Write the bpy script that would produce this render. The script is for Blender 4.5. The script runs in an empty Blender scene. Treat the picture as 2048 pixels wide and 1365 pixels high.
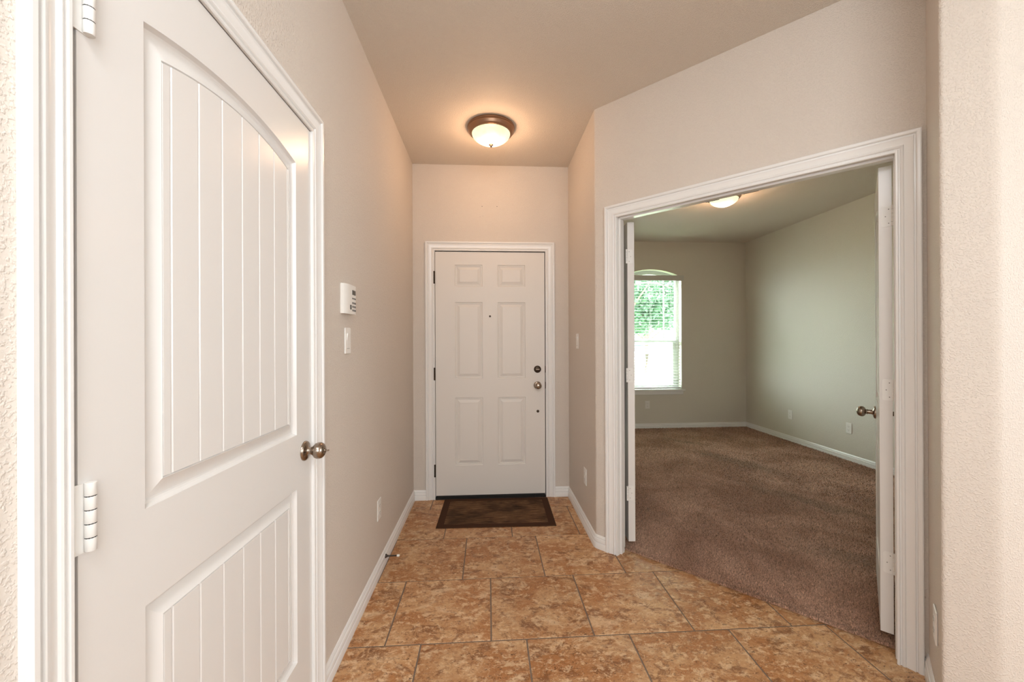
import bpy, math, random
import numpy as np
from mathutils import Matrix, Vector
random.seed(7); rng = np.random.default_rng(11)
C = bpy.context.scene.collection
scene = bpy.context.scene
S2 = math.sqrt(.5); PI = math.pi
R = math.radians

# ------------------------------------------------------------------ camera
CAMH = 1.3036
def make_camera():
    f, yw, pt, rl = 789.17, R(3.4242), R(-.0482), R(-.241)
    def ray(u, v):
        c, s = math.cos(-rl), math.sin(-rl)
        u, v = c*u - s*v, s*u + c*v
        z = math.cos(pt) - v*math.sin(pt)
        y = -v*math.cos(pt) - math.sin(pt)
        return Vector((u*math.cos(yw) + z*math.sin(yw), -u*math.sin(yw) + z*math.cos(yw), y))
    o = ray(0, 0); X = (ray(1, 0)-o).normalized(); Y = -(ray(0, 1)-o).normalized(); Z = -o.normalized()
    cd = bpy.data.cameras.new('camera'); cam = bpy.data.objects.new('camera', cd); C.objects.link(cam)
    m = Matrix((X, Y, Z)).transposed().to_4x4(); m.translation = (0, 0, CAMH)
    cam.matrix_world = m
    cd.sensor_fit = 'HORIZONTAL'; cd.sensor_width = 36; cd.lens = f*36/2048
    cd.clip_start = .02; cd.clip_end = 200
    scene.camera = cam
make_camera()

# ------------------------------------------------------------------ world, lights, exposure
scene.view_settings.view_transform = 'Standard'
scene.view_settings.look = 'None'
scene.view_settings.gamma = 1
scene.view_settings.use_curve_mapping = False
scene.view_settings.exposure = 0.27

world = bpy.data.worlds.new('world'); scene.world = world; world.use_nodes = True
bg = world.node_tree.nodes['Background']
bg.inputs[0].default_value = (.86, .98, 1.0, 1); bg.inputs[1].default_value = 24

sun = bpy.data.lights.new('sun', 'SUN'); sun.energy = 4.5; sun.angle = R(2); sun.color = (1, .97, .9)
so = bpy.data.objects.new('sun', sun); C.objects.link(so); so.rotation_euler = (R(40), R(-25), 0)

def area(name, loc, rot, sx, sy, power, col, portal=False):
    l = bpy.data.lights.new(name, 'AREA'); l.shape = 'RECTANGLE'; l.size = sx; l.size_y = sy
    l.energy = power; l.color = col
    if portal: l.cycles.is_portal = True
    o = bpy.data.objects.new(name, l); C.objects.link(o); o.location = loc; o.rotation_euler = rot
    return o
# daylight of the living room windows behind the camera
area('living_room_daylight', (.35, -1.45, 1.85), (R(90), 0, 0), 1.8, 1.6, 35, (.87, .945, 1.0))
area('living_room_side_daylight', (4.35, -.25, 1.6), (R(90), 0, R(90)), 2.2, 1.7, 66, (.86, .94, 1.0))
area('overhead_fill', (-.15, -.45, 2.745), (0, 0, 0), .45, .45, 18, (.93, .965, 1.0))  # added overhead fill light, no known fixture; lifts the angled wall and door bevels
area('window_portal', (2.407, 5.86, 1.45), (R(-90), 0, 0), .9, 1.75, 1, (1, 1, 1), True)

# ------------------------------------------------------------------ mesh helpers
class MB:
    def __init__(s): s.v = []; s.f = []
    def add(s, vs, fs):
        n = len(s.v); s.v += [tuple(p) for p in vs]; s.f += [tuple(i+n for i in f) for f in fs]; return s
    def box(s, x0, x1, y0, y1, z0, z1):
        return s.add([(x0,y0,z0),(x1,y0,z0),(x1,y1,z0),(x0,y1,z0),(x0,y0,z1),(x1,y0,z1),(x1,y1,z1),(x0,y1,z1)],
                     [(3,2,1,0),(4,5,6,7),(0,1,5,4),(1,2,6,5),(2,3,7,6),(3,0,4,7)])
    def bbox(s, x0, x1, y0, y1, z0, z1, b=.003):
        """box with chamfered edges, as three shrunken slabs hulled by hand"""
        vs = []; 
        for sx in (0,1):
            for sy in (0,1):
                for sz in (0,1):
                    X = (x0,x1)[sx]; Y=(y0,y1)[sy]; Z=(z0,z1)[sz]
                    dx=(b,-b)[sx]; dy=(b,-b)[sy]; dz=(b,-b)[sz]
                    vs += [(X,Y+dy,Z+dz),(X+dx,Y,Z+dz),(X+dx,Y+dy,Z)]
        I=lambda a,b_,c,k:(a*4+b_*2+c)*3+k
        fs=[]
        for a in (0,1):
            q=[I(a,0,0,0),I(a,1,0,0),I(a,1,1,0),I(a,0,1,0)]; fs.append(q if a else q[::-1])
            q=[I(0,a,0,1),I(1,a,0,1),I(1,a,1,1),I(0,a,1,1)]; fs.append(q[::-1] if a else q)
            q=[I(0,0,a,2),I(1,0,a,2),I(1,1,a,2),I(0,1,a,2)]; fs.append(q if a else q[::-1])
        for a in (0,1):
            for b_ in (0,1):
                e=[I(a,b_,0,0),I(a,b_,1,0),I(a,b_,1,1),I(a,b_,0,1)]; fs.append(e)
                e=[I(a,0,b_,0),I(a,1,b_,0),I(a,1,b_,2),I(a,0,b_,2)]; fs.append(e)
                e=[I(0,a,b_,1),I(1,a,b_,1),I(1,a,b_,2),I(0,a,b_,2)]; fs.append(e)
                for c in (0,1): fs.append([I(a,b_,c,0),I(a,b_,c,1),I(a,b_,c,2)])
        return s.add(vs, fs)
    def lathe(s, prof, n=32, M=None, a0=0):
        """prof: (radius, height) along local Z; M maps to the mesh"""
        vs=[]; fs=[]; M = M or Matrix()
        for (r,h) in prof:
            for k in range(n):
                a=a0+2*PI*k/n; vs.append(M @ Vector((r*math.cos(a), r*math.sin(a), h)))
        m=len(prof)
        for i in range(m-1):
            for k in range(n):
                k2=(k+1)%n; fs.append((i*n+k,i*n+k2,(i+1)*n+k2,(i+1)*n+k))
        if prof[0][0]>1e-6: fs.append(tuple(range(n))[::-1])
        if prof[-1][0]>1e-6: fs.append(tuple((m-1)*n+k for k in range(n)))
        return s.add(vs,fs)
    def prism(s, pts, z0, z1):
        n=len(pts); a=sum(pts[i][0]*pts[(i+1)%n][1]-pts[(i+1)%n][0]*pts[i][1] for i in range(n))
        if a<0: pts=pts[::-1]
        return s.add([(x,y,z0) for x,y in pts]+[(x,y,z1) for x,y in pts],
                     [tuple(range(n))[::-1],tuple(range(n,2*n))]+[(i,(i+1)%n,n+(i+1)%n,n+i) for i in range(n)])
    def tube(s, pts, r, n=10):
        pts=[Vector(p) for p in pts]; rs = r if isinstance(r,(list,tuple)) else [r]*len(pts)
        vs=[];fs=[]
        for i,p in enumerate(pts):
            d=(pts[min(i+1,len(pts)-1)]-pts[max(i-1,0)]).normalized()
            q=d.to_track_quat('Z','Y')
            for k in range(n):
                a=2*PI*k/n; vs.append(p+q@Vector((rs[i]*math.cos(a),rs[i]*math.sin(a),0)))
        for i in range(len(pts)-1):
            for k in range(n):
                k2=(k+1)%n; fs.append((i*n+k,i*n+k2,(i+1)*n+k2,(i+1)*n+k))
        fs += [tuple(range(n))[::-1], tuple((len(pts)-1)*n+k for k in range(n))]
        return s.add(vs,fs)
    def xform(s, M): s.v=[tuple(M@Vector(p)) for p in s.v]; return s
    def build(s, name, mat, parent=None, smooth=None, fix=True):
        me=bpy.data.meshes.new(name); me.from_pydata(s.v,[],s.f)
        if fix:
            import bmesh
            bm=bmesh.new(); bm.from_mesh(me); bmesh.ops.remove_doubles(bm,verts=bm.verts,dist=1e-6)
            bmesh.ops.recalc_face_normals(bm,faces=bm.faces); bm.to_mesh(me); bm.free()
        if smooth:
            me.shade_smooth(); me.set_sharp_from_angle(angle=R(smooth))
        me.materials.append(mat); me.update()
        o=bpy.data.objects.new(name,me); C.objects.link(o)
        if parent: o.parent=parent
        return o
def tag(o, label=None, cat=None, group=None, kind=None):
    if label: o['label']=label
    if cat: o['category']=cat
    if group: o['group']=group
    if kind: o['kind']=kind
    return o
def empty(name, loc, rz=0):
    e=bpy.data.objects.new(name,None); C.objects.link(e); e.location=loc; e.rotation_euler=(0,0,rz)
    e.empty_display_size=.05
    return e
def copy_tree(o, parent=None):
    c=o.copy(); C.objects.link(c)
    if parent: c.parent=parent
    for ch in [q for q in bpy.data.objects if q.parent==o]: copy_tree(ch,c)
    return c
def arc(cx, cy, r, a0, a1, n=8):
    return [(cx+r*math.cos(R(a0+(a1-a0)*i/n)), cy+r*math.sin(R(a0+(a1-a0)*i/n))) for i in range(n+1)]
def rounded(pts, radii, n=8):
    """round the corners of a closed 2-D polygon"""
    out=[]; m=len(pts)
    for i,p in enumerate(pts):
        r=radii.get(i,0)
        if not r: out.append(p); continue
        P=Vector(p); A=(Vector(pts[i-1])-P).normalized(); B=(Vector(pts[(i+1)%m])-P).normalized()
        ang=A.angle(B); d=r/math.tan(ang/2); cen=P+(A+B).normalized()*(r/math.sin(ang/2))
        s=P+A*d-cen; e=P+B*d-cen; tot=s.angle(e); sg=1 if s.x*e.y-s.y*e.x>0 else -1
        for k in range(n+1):
            a=sg*tot*k/n; out.append((cen.x+s.x*math.cos(a)-s.y*math.sin(a), cen.y+s.x*math.sin(a)+s.y*math.cos(a)))
    return out

# ------------------------------------------------------------------ materials
def new_mat(name):
    m=bpy.data.materials.new(name); m.use_nodes=True
    nt=m.node_tree; return m, nt, nt.nodes['Principled BSDF']
def N(nt, t, **kw):
    n=nt.nodes.new(t)
    for k,v in kw.items():
        if k.startswith('i_'): n.inputs[k[2:].replace('_',' ')].default_value=v
        else: setattr(n,k,v)
    return n
def plain(name, col, rough=.5, metal=0, spec=.5, bump=None, aniso=0):
    m,nt,b=new_mat(name); b.inputs['Base Color'].default_value=(*col,1); b.inputs['Roughness'].default_value=rough
    b.inputs['Metallic'].default_value=metal; b.inputs['Specular IOR Level'].default_value=spec
    if bump:
        tc=N(nt,'ShaderNodeTexCoord'); no=N(nt,'ShaderNodeTexNoise',i_Scale=bump[0],i_Detail=3.)
        bu=N(nt,'ShaderNodeBump',i_Strength=bump[2],i_Distance=bump[1])
        nt.links.new(tc.outputs['Object'],no.inputs['Vector']); nt.links.new(no.outputs['Fac'],bu.inputs['Height'])
        nt.links.new(bu.outputs[0],b.inputs['Normal'])
    return m
def wall_mat(name, col, rough=.62, amp=.0016):
    """painted drywall with a sprayed orange-peel texture"""
    m,nt,b=new_mat(name); L=nt.links.new
    b.inputs['Roughness'].default_value=rough; b.inputs['Specular IOR Level'].default_value=.35
    tc=N(nt,'ShaderNodeTexCoord')
    n1=N(nt,'ShaderNodeTexNoise',i_Scale=185.,i_Detail=2.,i_Roughness=.45,i_Distortion=.0)
    n2=N(nt,'ShaderNodeTexNoise',i_Scale=240.,i_Detail=2.)
    r1=N(nt,'ShaderNodeMapRange'); r1.inputs[1].default_value=.45; r1.inputs[2].default_value=.70; r1.interpolation_type='SMOOTHSTEP'
    add=N(nt,'ShaderNodeMath',operation='MULTIPLY_ADD'); add.inputs[1].default_value=.25
    bu=N(nt,'ShaderNodeBump',i_Strength=.62,i_Distance=amp*1.15)
    n3=N(nt,'ShaderNodeTexNoise',i_Scale=1.3,i_Detail=4.)
    mx=N(nt,'ShaderNodeMix',data_type='RGBA'); mx.inputs['A'].default_value=(*[c*.965 for c in col],1); mx.inputs['B'].default_value=(*[min(1,c*1.03) for c in col],1)
    for n in (n1,n2,n3): L(tc.outputs['Object'],n.inputs['Vector'])
    L(n1.outputs['Fac'],r1.inputs[0]); L(n2.outputs['Fac'],add.inputs[0]); L(r1.outputs[0],add.inputs[2])
    L(add.outputs[0],bu.inputs['Height']); L(bu.outputs[0],b.inputs['Normal'])
    L(n3.outputs['Fac'],mx.inputs['Factor']); L(mx.outputs['Result'],b.inputs['Base Color'])
    return m
M={}
BEIGE=(.695,.628,.560)
M['wall']=wall_mat('beige_wall_paint',BEIGE)
M['wall_study']=wall_mat('study_wall_paint',(.69,.655,.575))
M['ceiling']=wall_mat('ceiling_paint',(.72,.655,.575),amp=.0022)
M['trim']=plain('white_trim_paint',(.84,.83,.81),.24,spec=.5)
M['door']=plain('white_door_paint',(.77,.75,.725),.24,spec=.5,bump=(260,.0003,.12))
M['door_entry']=plain('entry_door_paint',(.76,.725,.68),.42,spec=.4,bump=(120,.0004,.15))
M['hinge']=plain('painted_hinge',(.80,.79,.76),.35,metal=.0)
M['nickel']=plain('aged_nickel',(.36,.30,.245),.22,metal=1)
M['bronze']=plain('dark_bronze',(.055,.038,.026),.4,metal=.8)
M['plastic']=plain('white_plastic',(.84,.82,.78),.3)
M['keypad_dark']=plain('keypad_dark',(.045,.04,.03),.3)
M['key']=plain('keypad_key',(.16,.15,.135),.45)
M['black']=plain('black_rubber',(.008,.007,.006),.6)
M['slot']=plain('slot_dark',(.03,.028,.025),.6)
M['vinyl']=plain('white_vinyl',(.52,.53,.50),.4)
M['slat']=plain('blind_slat',(.58,.58,.54),.45)
M['cord']=plain('blind_cord',(.8,.8,.76),.8)
M['concrete']=plain('pale_concrete',(.62,.60,.55),.9,bump=(30,.002,.3))
M['siding']=plain('pale_siding',(.72,.70,.66),.8)
M['shingle']=plain('grey_shingle',(.30,.28,.27),.9,bump=(25,.01,.5))
M['darkglass']=plain('dark_glass',(.05,.07,.07),.1)
M['bark']=plain('bark',(.10,.075,.055),.9,bump=(25,.02,.8))
M['spring']=plain('spring_dark',(.06,.05,.045),.35,metal=.8)

def tile_mat():
    m,nt,b=new_mat('travertine_look_tile'); L=nt.links.new
    tc=N(nt,'ShaderNodeTexCoord'); at=N(nt,'ShaderNodeAttribute',attribute_name='tile_id')
    ad=N(nt,'ShaderNodeVectorMath',operation='ADD'); L(tc.outputs['Object'],ad.inputs[0]); L(at.outputs['Vector'],ad.inputs[1])
    def noise(sc,de,ro,di,stretch=(1,1.4,1)):
        mp=N(nt,'ShaderNodeMapping'); mp.inputs['Scale'].default_value=stretch
        n=N(nt,'ShaderNodeTexNoise',i_Scale=sc,i_Detail=de,i_Roughness=ro,i_Distortion=di)
        L(ad.outputs[0],mp.inputs[0]); L(mp.outputs[0],n.inputs['Vector']); return n.outputs['Fac']
    def mr(x,a,c,lo=0,hi=1):
        r=N(nt,'ShaderNodeMapRange',interpolation_type='SMOOTHSTEP'); L(x,r.inputs[0])
        for i,v in enumerate((a,c,lo,hi)): r.inputs[i+1].default_value=v
        return r.outputs[0]
    def mix(f,A,B):
        x=N(nt,'ShaderNodeMix',data_type='RGBA'); L(f,x.inputs['Factor'])
        if isinstance(A,tuple): x.inputs['A'].default_value=(*A,1)
        else: L(A,x.inputs['A'])
        x.inputs['B'].default_value=(*B,1); return x.outputs['Result']
    big=noise(5.5,5.,.6,.5); mid=noise(24,7.,.72,.35); fine=noise(55,5.,.65,.5); blot=noise(11,8.,.75,.5)
    c=mix(mr(big,.38,.64),(.40,.170,.058),(.57,.33,.16))
    c=mix(mr(blot,.51,.60,0,.8),c,(.20,.072,.022)); c=mix(mr(noise(7,6.,.65,.6),.54,.66,0,.7),c,(.66,.46,.28))
    c=mix(mr(mid,.51,.61,0,.75),c,(.72,.50,.30))
    c=mix(mr(fine,.54,.64,0,.5),c,(.24,.105,.045)); c=mix(mr(noise(85,4.,.7,.3),.56,.66,0,.45),c,(.72,.53,.34))
    # small pits and pale curled flecks
    pit=noise(62,3.,.6,1.2,(1,2.0,1)); c=mix(mr(pit,.62,.66,0,.85),c,(.105,.045,.02))
    fl=noise(38,2.,.5,2.6,(1,2.0,1))
    band=N(nt,'ShaderNodeMath',operation='SUBTRACT'); L(fl,band.inputs[0]); band.inputs[1].default_value=.60
    ab=N(nt,'ShaderNodeMath',operation='ABSOLUTE'); L(band.outputs[0],ab.inputs[0])
    near=mr(ab.outputs[0],.0,.007,1,0); mask=mr(noise(15,2.,.5,0),.55,.62)
    mu=N(nt,'ShaderNodeMath',operation='MULTIPLY'); L(near,mu.inputs[0]); L(mask,mu.inputs[1])
    c=mix(mu.outputs[0],c,(.78,.63,.46))
    # tint per tile
    hs=N(nt,'ShaderNodeHueSaturation'); L(c,hs.inputs['Color'])
    sp=N(nt,'ShaderNodeSeparateXYZ'); L(at.outputs['Vector'],sp.inputs[0])
    fr=N(nt,'ShaderNodeMath',operation='FRACT'); L(sp.outputs[0],fr.inputs[0])
    L(mr(fr.outputs[0],0,1,.95,1.05),hs.inputs['Value']); L(hs.outputs[0],b.inputs['Base Color'])
    L(mr(mid,.3,.7,.36,.55),b.inputs['Roughness']); b.inputs['Specular IOR Level'].default_value=.42
    bu=N(nt,'ShaderNodeBump',i_Strength=.35,i_Distance=.0012); L(blot,bu.inputs['Height']); 
    bu2=N(nt,'ShaderNodeBump',i_Strength=.4,i_Distance=.0008); L(mid,bu2.inputs['Height']); L(bu.outputs[0],bu2.inputs['Normal'])
    L(bu2.outputs[0],b.inputs['Normal'])
    return m
M['tile']=tile_mat()
M['grout']=plain('grout',(.19,.14,.105),.9,bump=(300,.001,.4))

def carpet_mat(name, tuft=False):
    m,nt,b=new_mat(name); L=nt.links.new
    geo=N(nt,'ShaderNodeNewGeometry')
    n1=N(nt,'ShaderNodeTexNoise',i_Scale=1.9,i_Detail=5.,i_Roughness=.6,i_Distortion=.6)
    n2=N(nt,'ShaderNodeTexNoise',i_Scale=150.,i_Detail=2.)
    mp=N(nt,'ShaderNodeMapping'); mp.inputs['Rotation'].default_value=(0,0,R(20)); mp.inputs['Scale'].default_value=(.9,.9,1)
    L(geo.outputs['Position'],mp.inputs[0]); L(mp.outputs[0],n1.inputs['Vector']); L(geo.outputs['Position'],n2.inputs['Vector'])
    r=N(nt,'ShaderNodeMapRange',interpolation_type='SMOOTHSTEP'); r.inputs[1].default_value=.36; r.inputs[2].default_value=.66; L(n1.outputs['Fac'],r.inputs[0])
    mx=N(nt,'ShaderNodeMix',data_type='RGBA'); mx.inputs['A'].default_value=(.36,.20,.13,1); mx.inputs['B'].default_value=(.54,.335,.235,1)
    L(r.outputs[0],mx.inputs['Factor'])
    # worn grey-green traffic stains (dirt with its own shape)
    sep=N(nt,'ShaderNodeSeparateXYZ'); L(geo.outputs['Position'],sep.inputs[0])
    def blob(cx,cy,ang,lx,ly):
        m2=N(nt,'ShaderNodeMapping',vector_type='TEXTURE'); m2.inputs['Location'].default_value=(cx,cy,0)
        m2.inputs['Rotation'].default_value=(0,0,ang); m2.inputs['Scale'].default_value=(lx,ly,50)
        ns=N(nt,'ShaderNodeTexNoise',i_Scale=5.,i_Detail=3.)
        L(geo.outputs['Position'],ns.inputs['Vector'])
        off=N(nt,'ShaderNodeVectorMath',operation='MULTIPLY_ADD'); L(ns.outputs['Color'],off.inputs[0]); off.inputs[1].default_value=(.3,.3,0); L(geo.outputs['Position'],off.inputs[2])
        sb=N(nt,'ShaderNodeVectorMath',operation='SUBTRACT'); L(off.outputs[0],sb.inputs[0]); sb.inputs[1].default_value=(.15,.15,0)
        L(sb.outputs[0],m2.inputs[0])
        ln=N(nt,'ShaderNodeVectorMath',operation='LENGTH'); L(m2.outputs[0],ln.inputs[0])
        q=N(nt,'ShaderNodeMapRange',interpolation_type='SMOOTHSTEP'); q.inputs[1].default_value=1.; q.inputs[2].default_value=.25; q.inputs[3].default_value=0; q.inputs[4].default_value=.42
        L(ln.outputs['Value'],q.inputs[0]); return q.outputs[0]
    col=mx.outputs['Result']
    for bl in ((2.62,4.05,R(-62),.75,.17),(2.55,3.0,R(-60),.75,.13),(2.5,4.9,R(-50),.4,.12),(2.2,2.2,R(-30),.4,.16)):
        f=blob(*bl); x=N(nt,'ShaderNodeMix',data_type='RGBA'); L(f,x.inputs['Factor']); L(col,x.inputs['A']); x.inputs['B'].default_value=(.19,.135,.09,1); col=x.outputs['Result']
    hs=N(nt,'ShaderNodeHueSaturation'); L(col,hs.inputs['Color'])
    v=N(nt,'ShaderNodeMapRange'); v.inputs[1].default_value=.3; v.inputs[2].default_value=.7; v.inputs[3].default_value=.6; v.inputs[4].default_value=1.45
    L(n2.outputs['Fac'],v.inputs[0])
    if tuft:
        rv=N(nt,'ShaderNodeMapRange'); rv.inputs[3].default_value=.45; rv.inputs[4].default_value=1.35; L(geo.outputs['Random Per Island'],rv.inputs[0])
        mm=N(nt,'ShaderNodeMath',operation='MULTIPLY'); L(v.outputs[0],mm.inputs[0]); L(rv.outputs[0],mm.inputs[1]); L(mm.outputs[0],hs.inputs['Value'])
    else: L(v.outputs[0],hs.inputs['Value'])
    b.inputs['Roughness'].default_value=.95; L(hs.outputs[0],b.inputs['Base Color'])
    b.inputs['Roughness'].default_value=.95; b.inputs['Specular IOR Level'].default_value=.1
    b.inputs['Sheen Weight'].default_value=.15
    if not tuft:
        bu=N(nt,'ShaderNodeBump',i_Strength=1.,i_Distance=.006); L(n2.outputs['Fac'],bu.inputs['Height']); L(bu.outputs[0],b.inputs['Normal'])
    return m
M['carpet']=carpet_mat('brown_carpet'); M['tuft']=carpet_mat('brown_carpet_pile',True)

def mat_weave():
    m,nt,b=new_mat('doormat_weave'); L=nt.links.new
    tc=N(nt,'ShaderNodeTexCoord')
    mp=N(nt,'ShaderNodeMapping'); mp.inputs['Scale'].default_value=(9,200,1); L(tc.outputs['Object'],mp.inputs[0])
    n=N(nt,'ShaderNodeTexNoise',i_Scale=1.,i_Detail=3.,i_Roughness=.6); L(mp.outputs[0],n.inputs['Vector'])
    n2=N(nt,'ShaderNodeTexNoise',i_Scale=5.,i_Detail=4.); L(tc.outputs['Object'],n2.inputs['Vector'])
    cr=N(nt,'ShaderNodeValToRGB'); e=cr.color_ramp.elements; e[0].position=.38; e[0].color=(.045,.022,.011,1); e[1].position=.72; e[1].color=(.32,.18,.09,1)
    e2=cr.color_ramp.elements.new(.54); e2.color=(.13,.068,.033,1)
    L(n.outputs['Fac'],cr.inputs[0])
    mr=N(nt,'ShaderNodeMapRange'); mr.inputs[1].default_value=.42; mr.inputs[2].default_value=.6; mr.inputs[3].default_value=.6; mr.inputs[4].default_value=1.2; L(n2.outputs['Fac'],mr.inputs[0])
    hs=N(nt,'ShaderNodeHueSaturation'); L(cr.outputs[0],hs.inputs['Color']); L(mr.outputs[0],hs.inputs['Value']); L(hs.outputs[0],b.inputs['Base Color'])
    bu=N(nt,'ShaderNodeBump',i_Strength=.8,i_Distance=.003); L(n.outputs['Fac'],bu.inputs['Height']); L(bu.outputs[0],b.inputs['Normal'])
    b.inputs['Roughness'].default_value=.9; b.inputs['Specular IOR Level'].default_value=.15
    return m
M['weave']=mat_weave(); M['matborder']=plain('doormat_border',(.060,.028,.015),.95,spec=.12,bump=(150,.001,.4))

def lamp_glass():
    m,nt,b=new_mat('lit_alabaster_glass'); L=nt.links.new
    tc=N(nt,'ShaderNodeTexCoord')
    n=N(nt,'ShaderNodeTexNoise',i_Scale=7.,i_Detail=2.,i_Distortion=1.2); L(tc.outputs['Object'],n.inputs['Vector'])
    # two bulbs glow through the bowl, its rim stays creamy
    ln=N(nt,'ShaderNodeVectorMath',operation='LENGTH'); mp=N(nt,'ShaderNodeMapping'); mp.inputs['Scale'].default_value=(1,1,.4); L(tc.outputs['Object'],mp.inputs[0]); L(mp.outputs[0],ln.inputs[0])
    r=N(nt,'ShaderNodeMapRange',interpolation_type='SMOOTHSTEP'); r.inputs[1].default_value=.125; r.inputs[2].default_value=.045; L(ln.outputs['Value'],r.inputs[0])
    mx=N(nt,'ShaderNodeMix',data_type='RGBA'); mx.inputs['A'].default_value=(.86,.84,.50,1); mx.inputs['B'].default_value=(1.6,1.5,1.25,1); L(r.outputs[0],mx.inputs['Factor'])
    r2=N(nt,'ShaderNodeMapRange'); r2.inputs[1].default_value=.3; r2.inputs[2].default_value=.7; r2.inputs[3].default_value=.9; r2.inputs[4].default_value=1.35; L(n.outputs['Fac'],r2.inputs[0])
    L(mx.outputs['Result'],b.inputs['Emission Color']); L(r2.outputs[0],b.inputs['Emission Strength'])
    b.inputs['Base Color'].default_value=(.012,.012,.01,1); b.inputs['Roughness'].default_value=.15
    return m
M['lamp_glass']=lamp_glass()

def pane_mat():
    m=bpy.data.materials.new('window_glass'); m.use_nodes=True; nt=m.node_tree; nt.nodes.clear(); L=nt.links.new
    o=N(nt,'ShaderNodeOutputMaterial'); t=N(nt,'ShaderNodeBsdfTransparent'); g=N(nt,'ShaderNodeBsdfGlossy'); g.inputs['Roughness'].default_value=.02
    t.inputs[0].default_value=(.93,.97,.94,1)
    fr=N(nt,'ShaderNodeFresnel'); x=N(nt,'ShaderNodeMixShader'); L(fr.outputs[0],x.inputs[0]); L(t.outputs[0],x.inputs[1]); L(g.outputs[0],x.inputs[2]); L(x.outputs[0],o.inputs[0])
    return m
M['pane']=pane_mat()
def leaf_mat():
    m,nt,b=new_mat('tree_leaf'); L=nt.links.new
    b.inputs['Base Color'].default_value=(.10,.30,.13,1); b.inputs['Roughness'].default_value=.5
    oi=N(nt,'ShaderNodeNewGeometry'); mx=N(nt,'ShaderNodeMix',data_type='RGBA'); L(oi.outputs['Random Per Island'],mx.inputs['Factor'])
    mx.inputs['A'].default_value=(.030,.080,.040,1); mx.inputs['B'].default_value=(.10,.19,.105,1); L(mx.outputs['Result'],b.inputs['Base Color'])
    tr=N(nt,'ShaderNodeBsdfTranslucent'); L(mx.outputs['Result'],tr.inputs[0]); ms=N(nt,'ShaderNodeMixShader'); ms.inputs[0].default_value=.5
    L(b.outputs[0],ms.inputs[1]); L(tr.outputs[0],ms.inputs[2]); L(ms.outputs[0],nt.nodes['Material Output'].inputs[0])
    return m
M['leaf']=leaf_mat()
def grass_mat():
    m,nt,b=new_mat('lawn'); L=nt.links.new
    g=N(nt,'ShaderNodeNewGeometry'); n=N(nt,'ShaderNodeTexNoise',i_Scale=2.,i_Detail=8.,i_Roughness=.7); L(g.outputs['Position'],n.inputs['Vector'])
    mx=N(nt,'ShaderNodeMix',data_type='RGBA'); mx.inputs['A'].default_value=(.20,.30,.12,1); mx.inputs['B'].default_value=(.42,.46,.26,1); L(n.outputs['Fac'],mx.inputs['Factor']); L(mx.outputs['Result'],b.inputs['Base Color'])
    b.inputs['Roughness'].default_value=.9; return m
M['lawn']=grass_mat()

# ------------------------------------------------------------------ geometry constants (metres, camera stands at x=0 y=0)
XL=-.6183; YB=3.287; HC=2.768; XR=.6744; Y1=2.4607
SX=3.8492; SY=5.6929
def D(t, n=0): return (XR+(t+n)*S2, Y1+(n-t)*S2)     # along / behind the diagonal wall
TH=.090

def struct(o, label, cat): return tag(o,label,cat,kind='structure')

# ---- floors
def build_floor():
    T=.457; g=.0031; e=.0022
    v=[];f=[];ids=[]
    for r in range(-8, 6):
        y0=1.722+r*.4555; y1=y0+.4555
        sh=(.1615 - .1545*(r+1)) % T
        for k in range(-3, 9):
            x0=sh+k*T-T; x1=x0+T
            if x1<-2.0 or x0>4.2: continue
            a=[(x0+g,y0+g),(x1-g,y0+g),(x1-g,y1-g),(x0+g,y1-g)]
            b_=[(x0+g+e,y0+g+e),(x1-g-e,y0+g+e),(x1-g-e,y1-g-e),(x0+g+e,y1-g-e)]
            n=len(v); v+= [(x,y,-.006) for x,y in a]+[(x,y,-.0018) for x,y in a]+[(x,y,0) for x,y in b_]
            f+= [(n+8,n+9,n+10,n+11)]+[(n+4+i,n+4+(i+1)%4,n+8+(i+1)%4,n+8+i) for i in range(4)]+[(n+i,n+(i+1)%4,n+4+(i+1)%4,n+4+i) for i in range(4)]
            idv=(random.uniform(0,40),random.uniform(0,40),random.uniform(0,40)); ids+=[idv]*12
    n=len(v); v+=[(-2.2,-2.6,-.0022),(4.4,-2.6,-.0022),(4.4,3.9,-.0022),(-2.2,3.9,-.0022)]; f.append((n,n+1,n+2,n+3)); ids+=[(0,0,0)]*4
    v+=[(-2.2,-2.6,-.15),(4.4,-2.6,-.15),(4.4,3.9,-.15),(-2.2,3.9,-.15)]; f.append((n+7,n+6,n+5,n+4))
    f+=[(n+4+i,n+4+(i+1)%4,n+(i+1)%4,n+i) for i in range(4)]; ids+=[(0,0,0)]*4
    me=bpy.data.meshes.new('floor'); me.from_pydata(v,[],f)
    at=me.attributes.new('tile_id','FLOAT_VECTOR','POINT'); at.data.foreach_set('vector',np.array(ids,dtype=np.float32).ravel())
    me.materials.append(M['tile']); me.materials.append(M['grout'])
    for p in me.polygons:
        if p.index>=len(f)-6: p.material_index=1
    o=bpy.data.objects.new('floor',me); C.objects.link(o)
    struct(o,'brown mottled stone-look square tile floor of the entry hall, laid in offset rows','floor')
build_floor()

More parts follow.
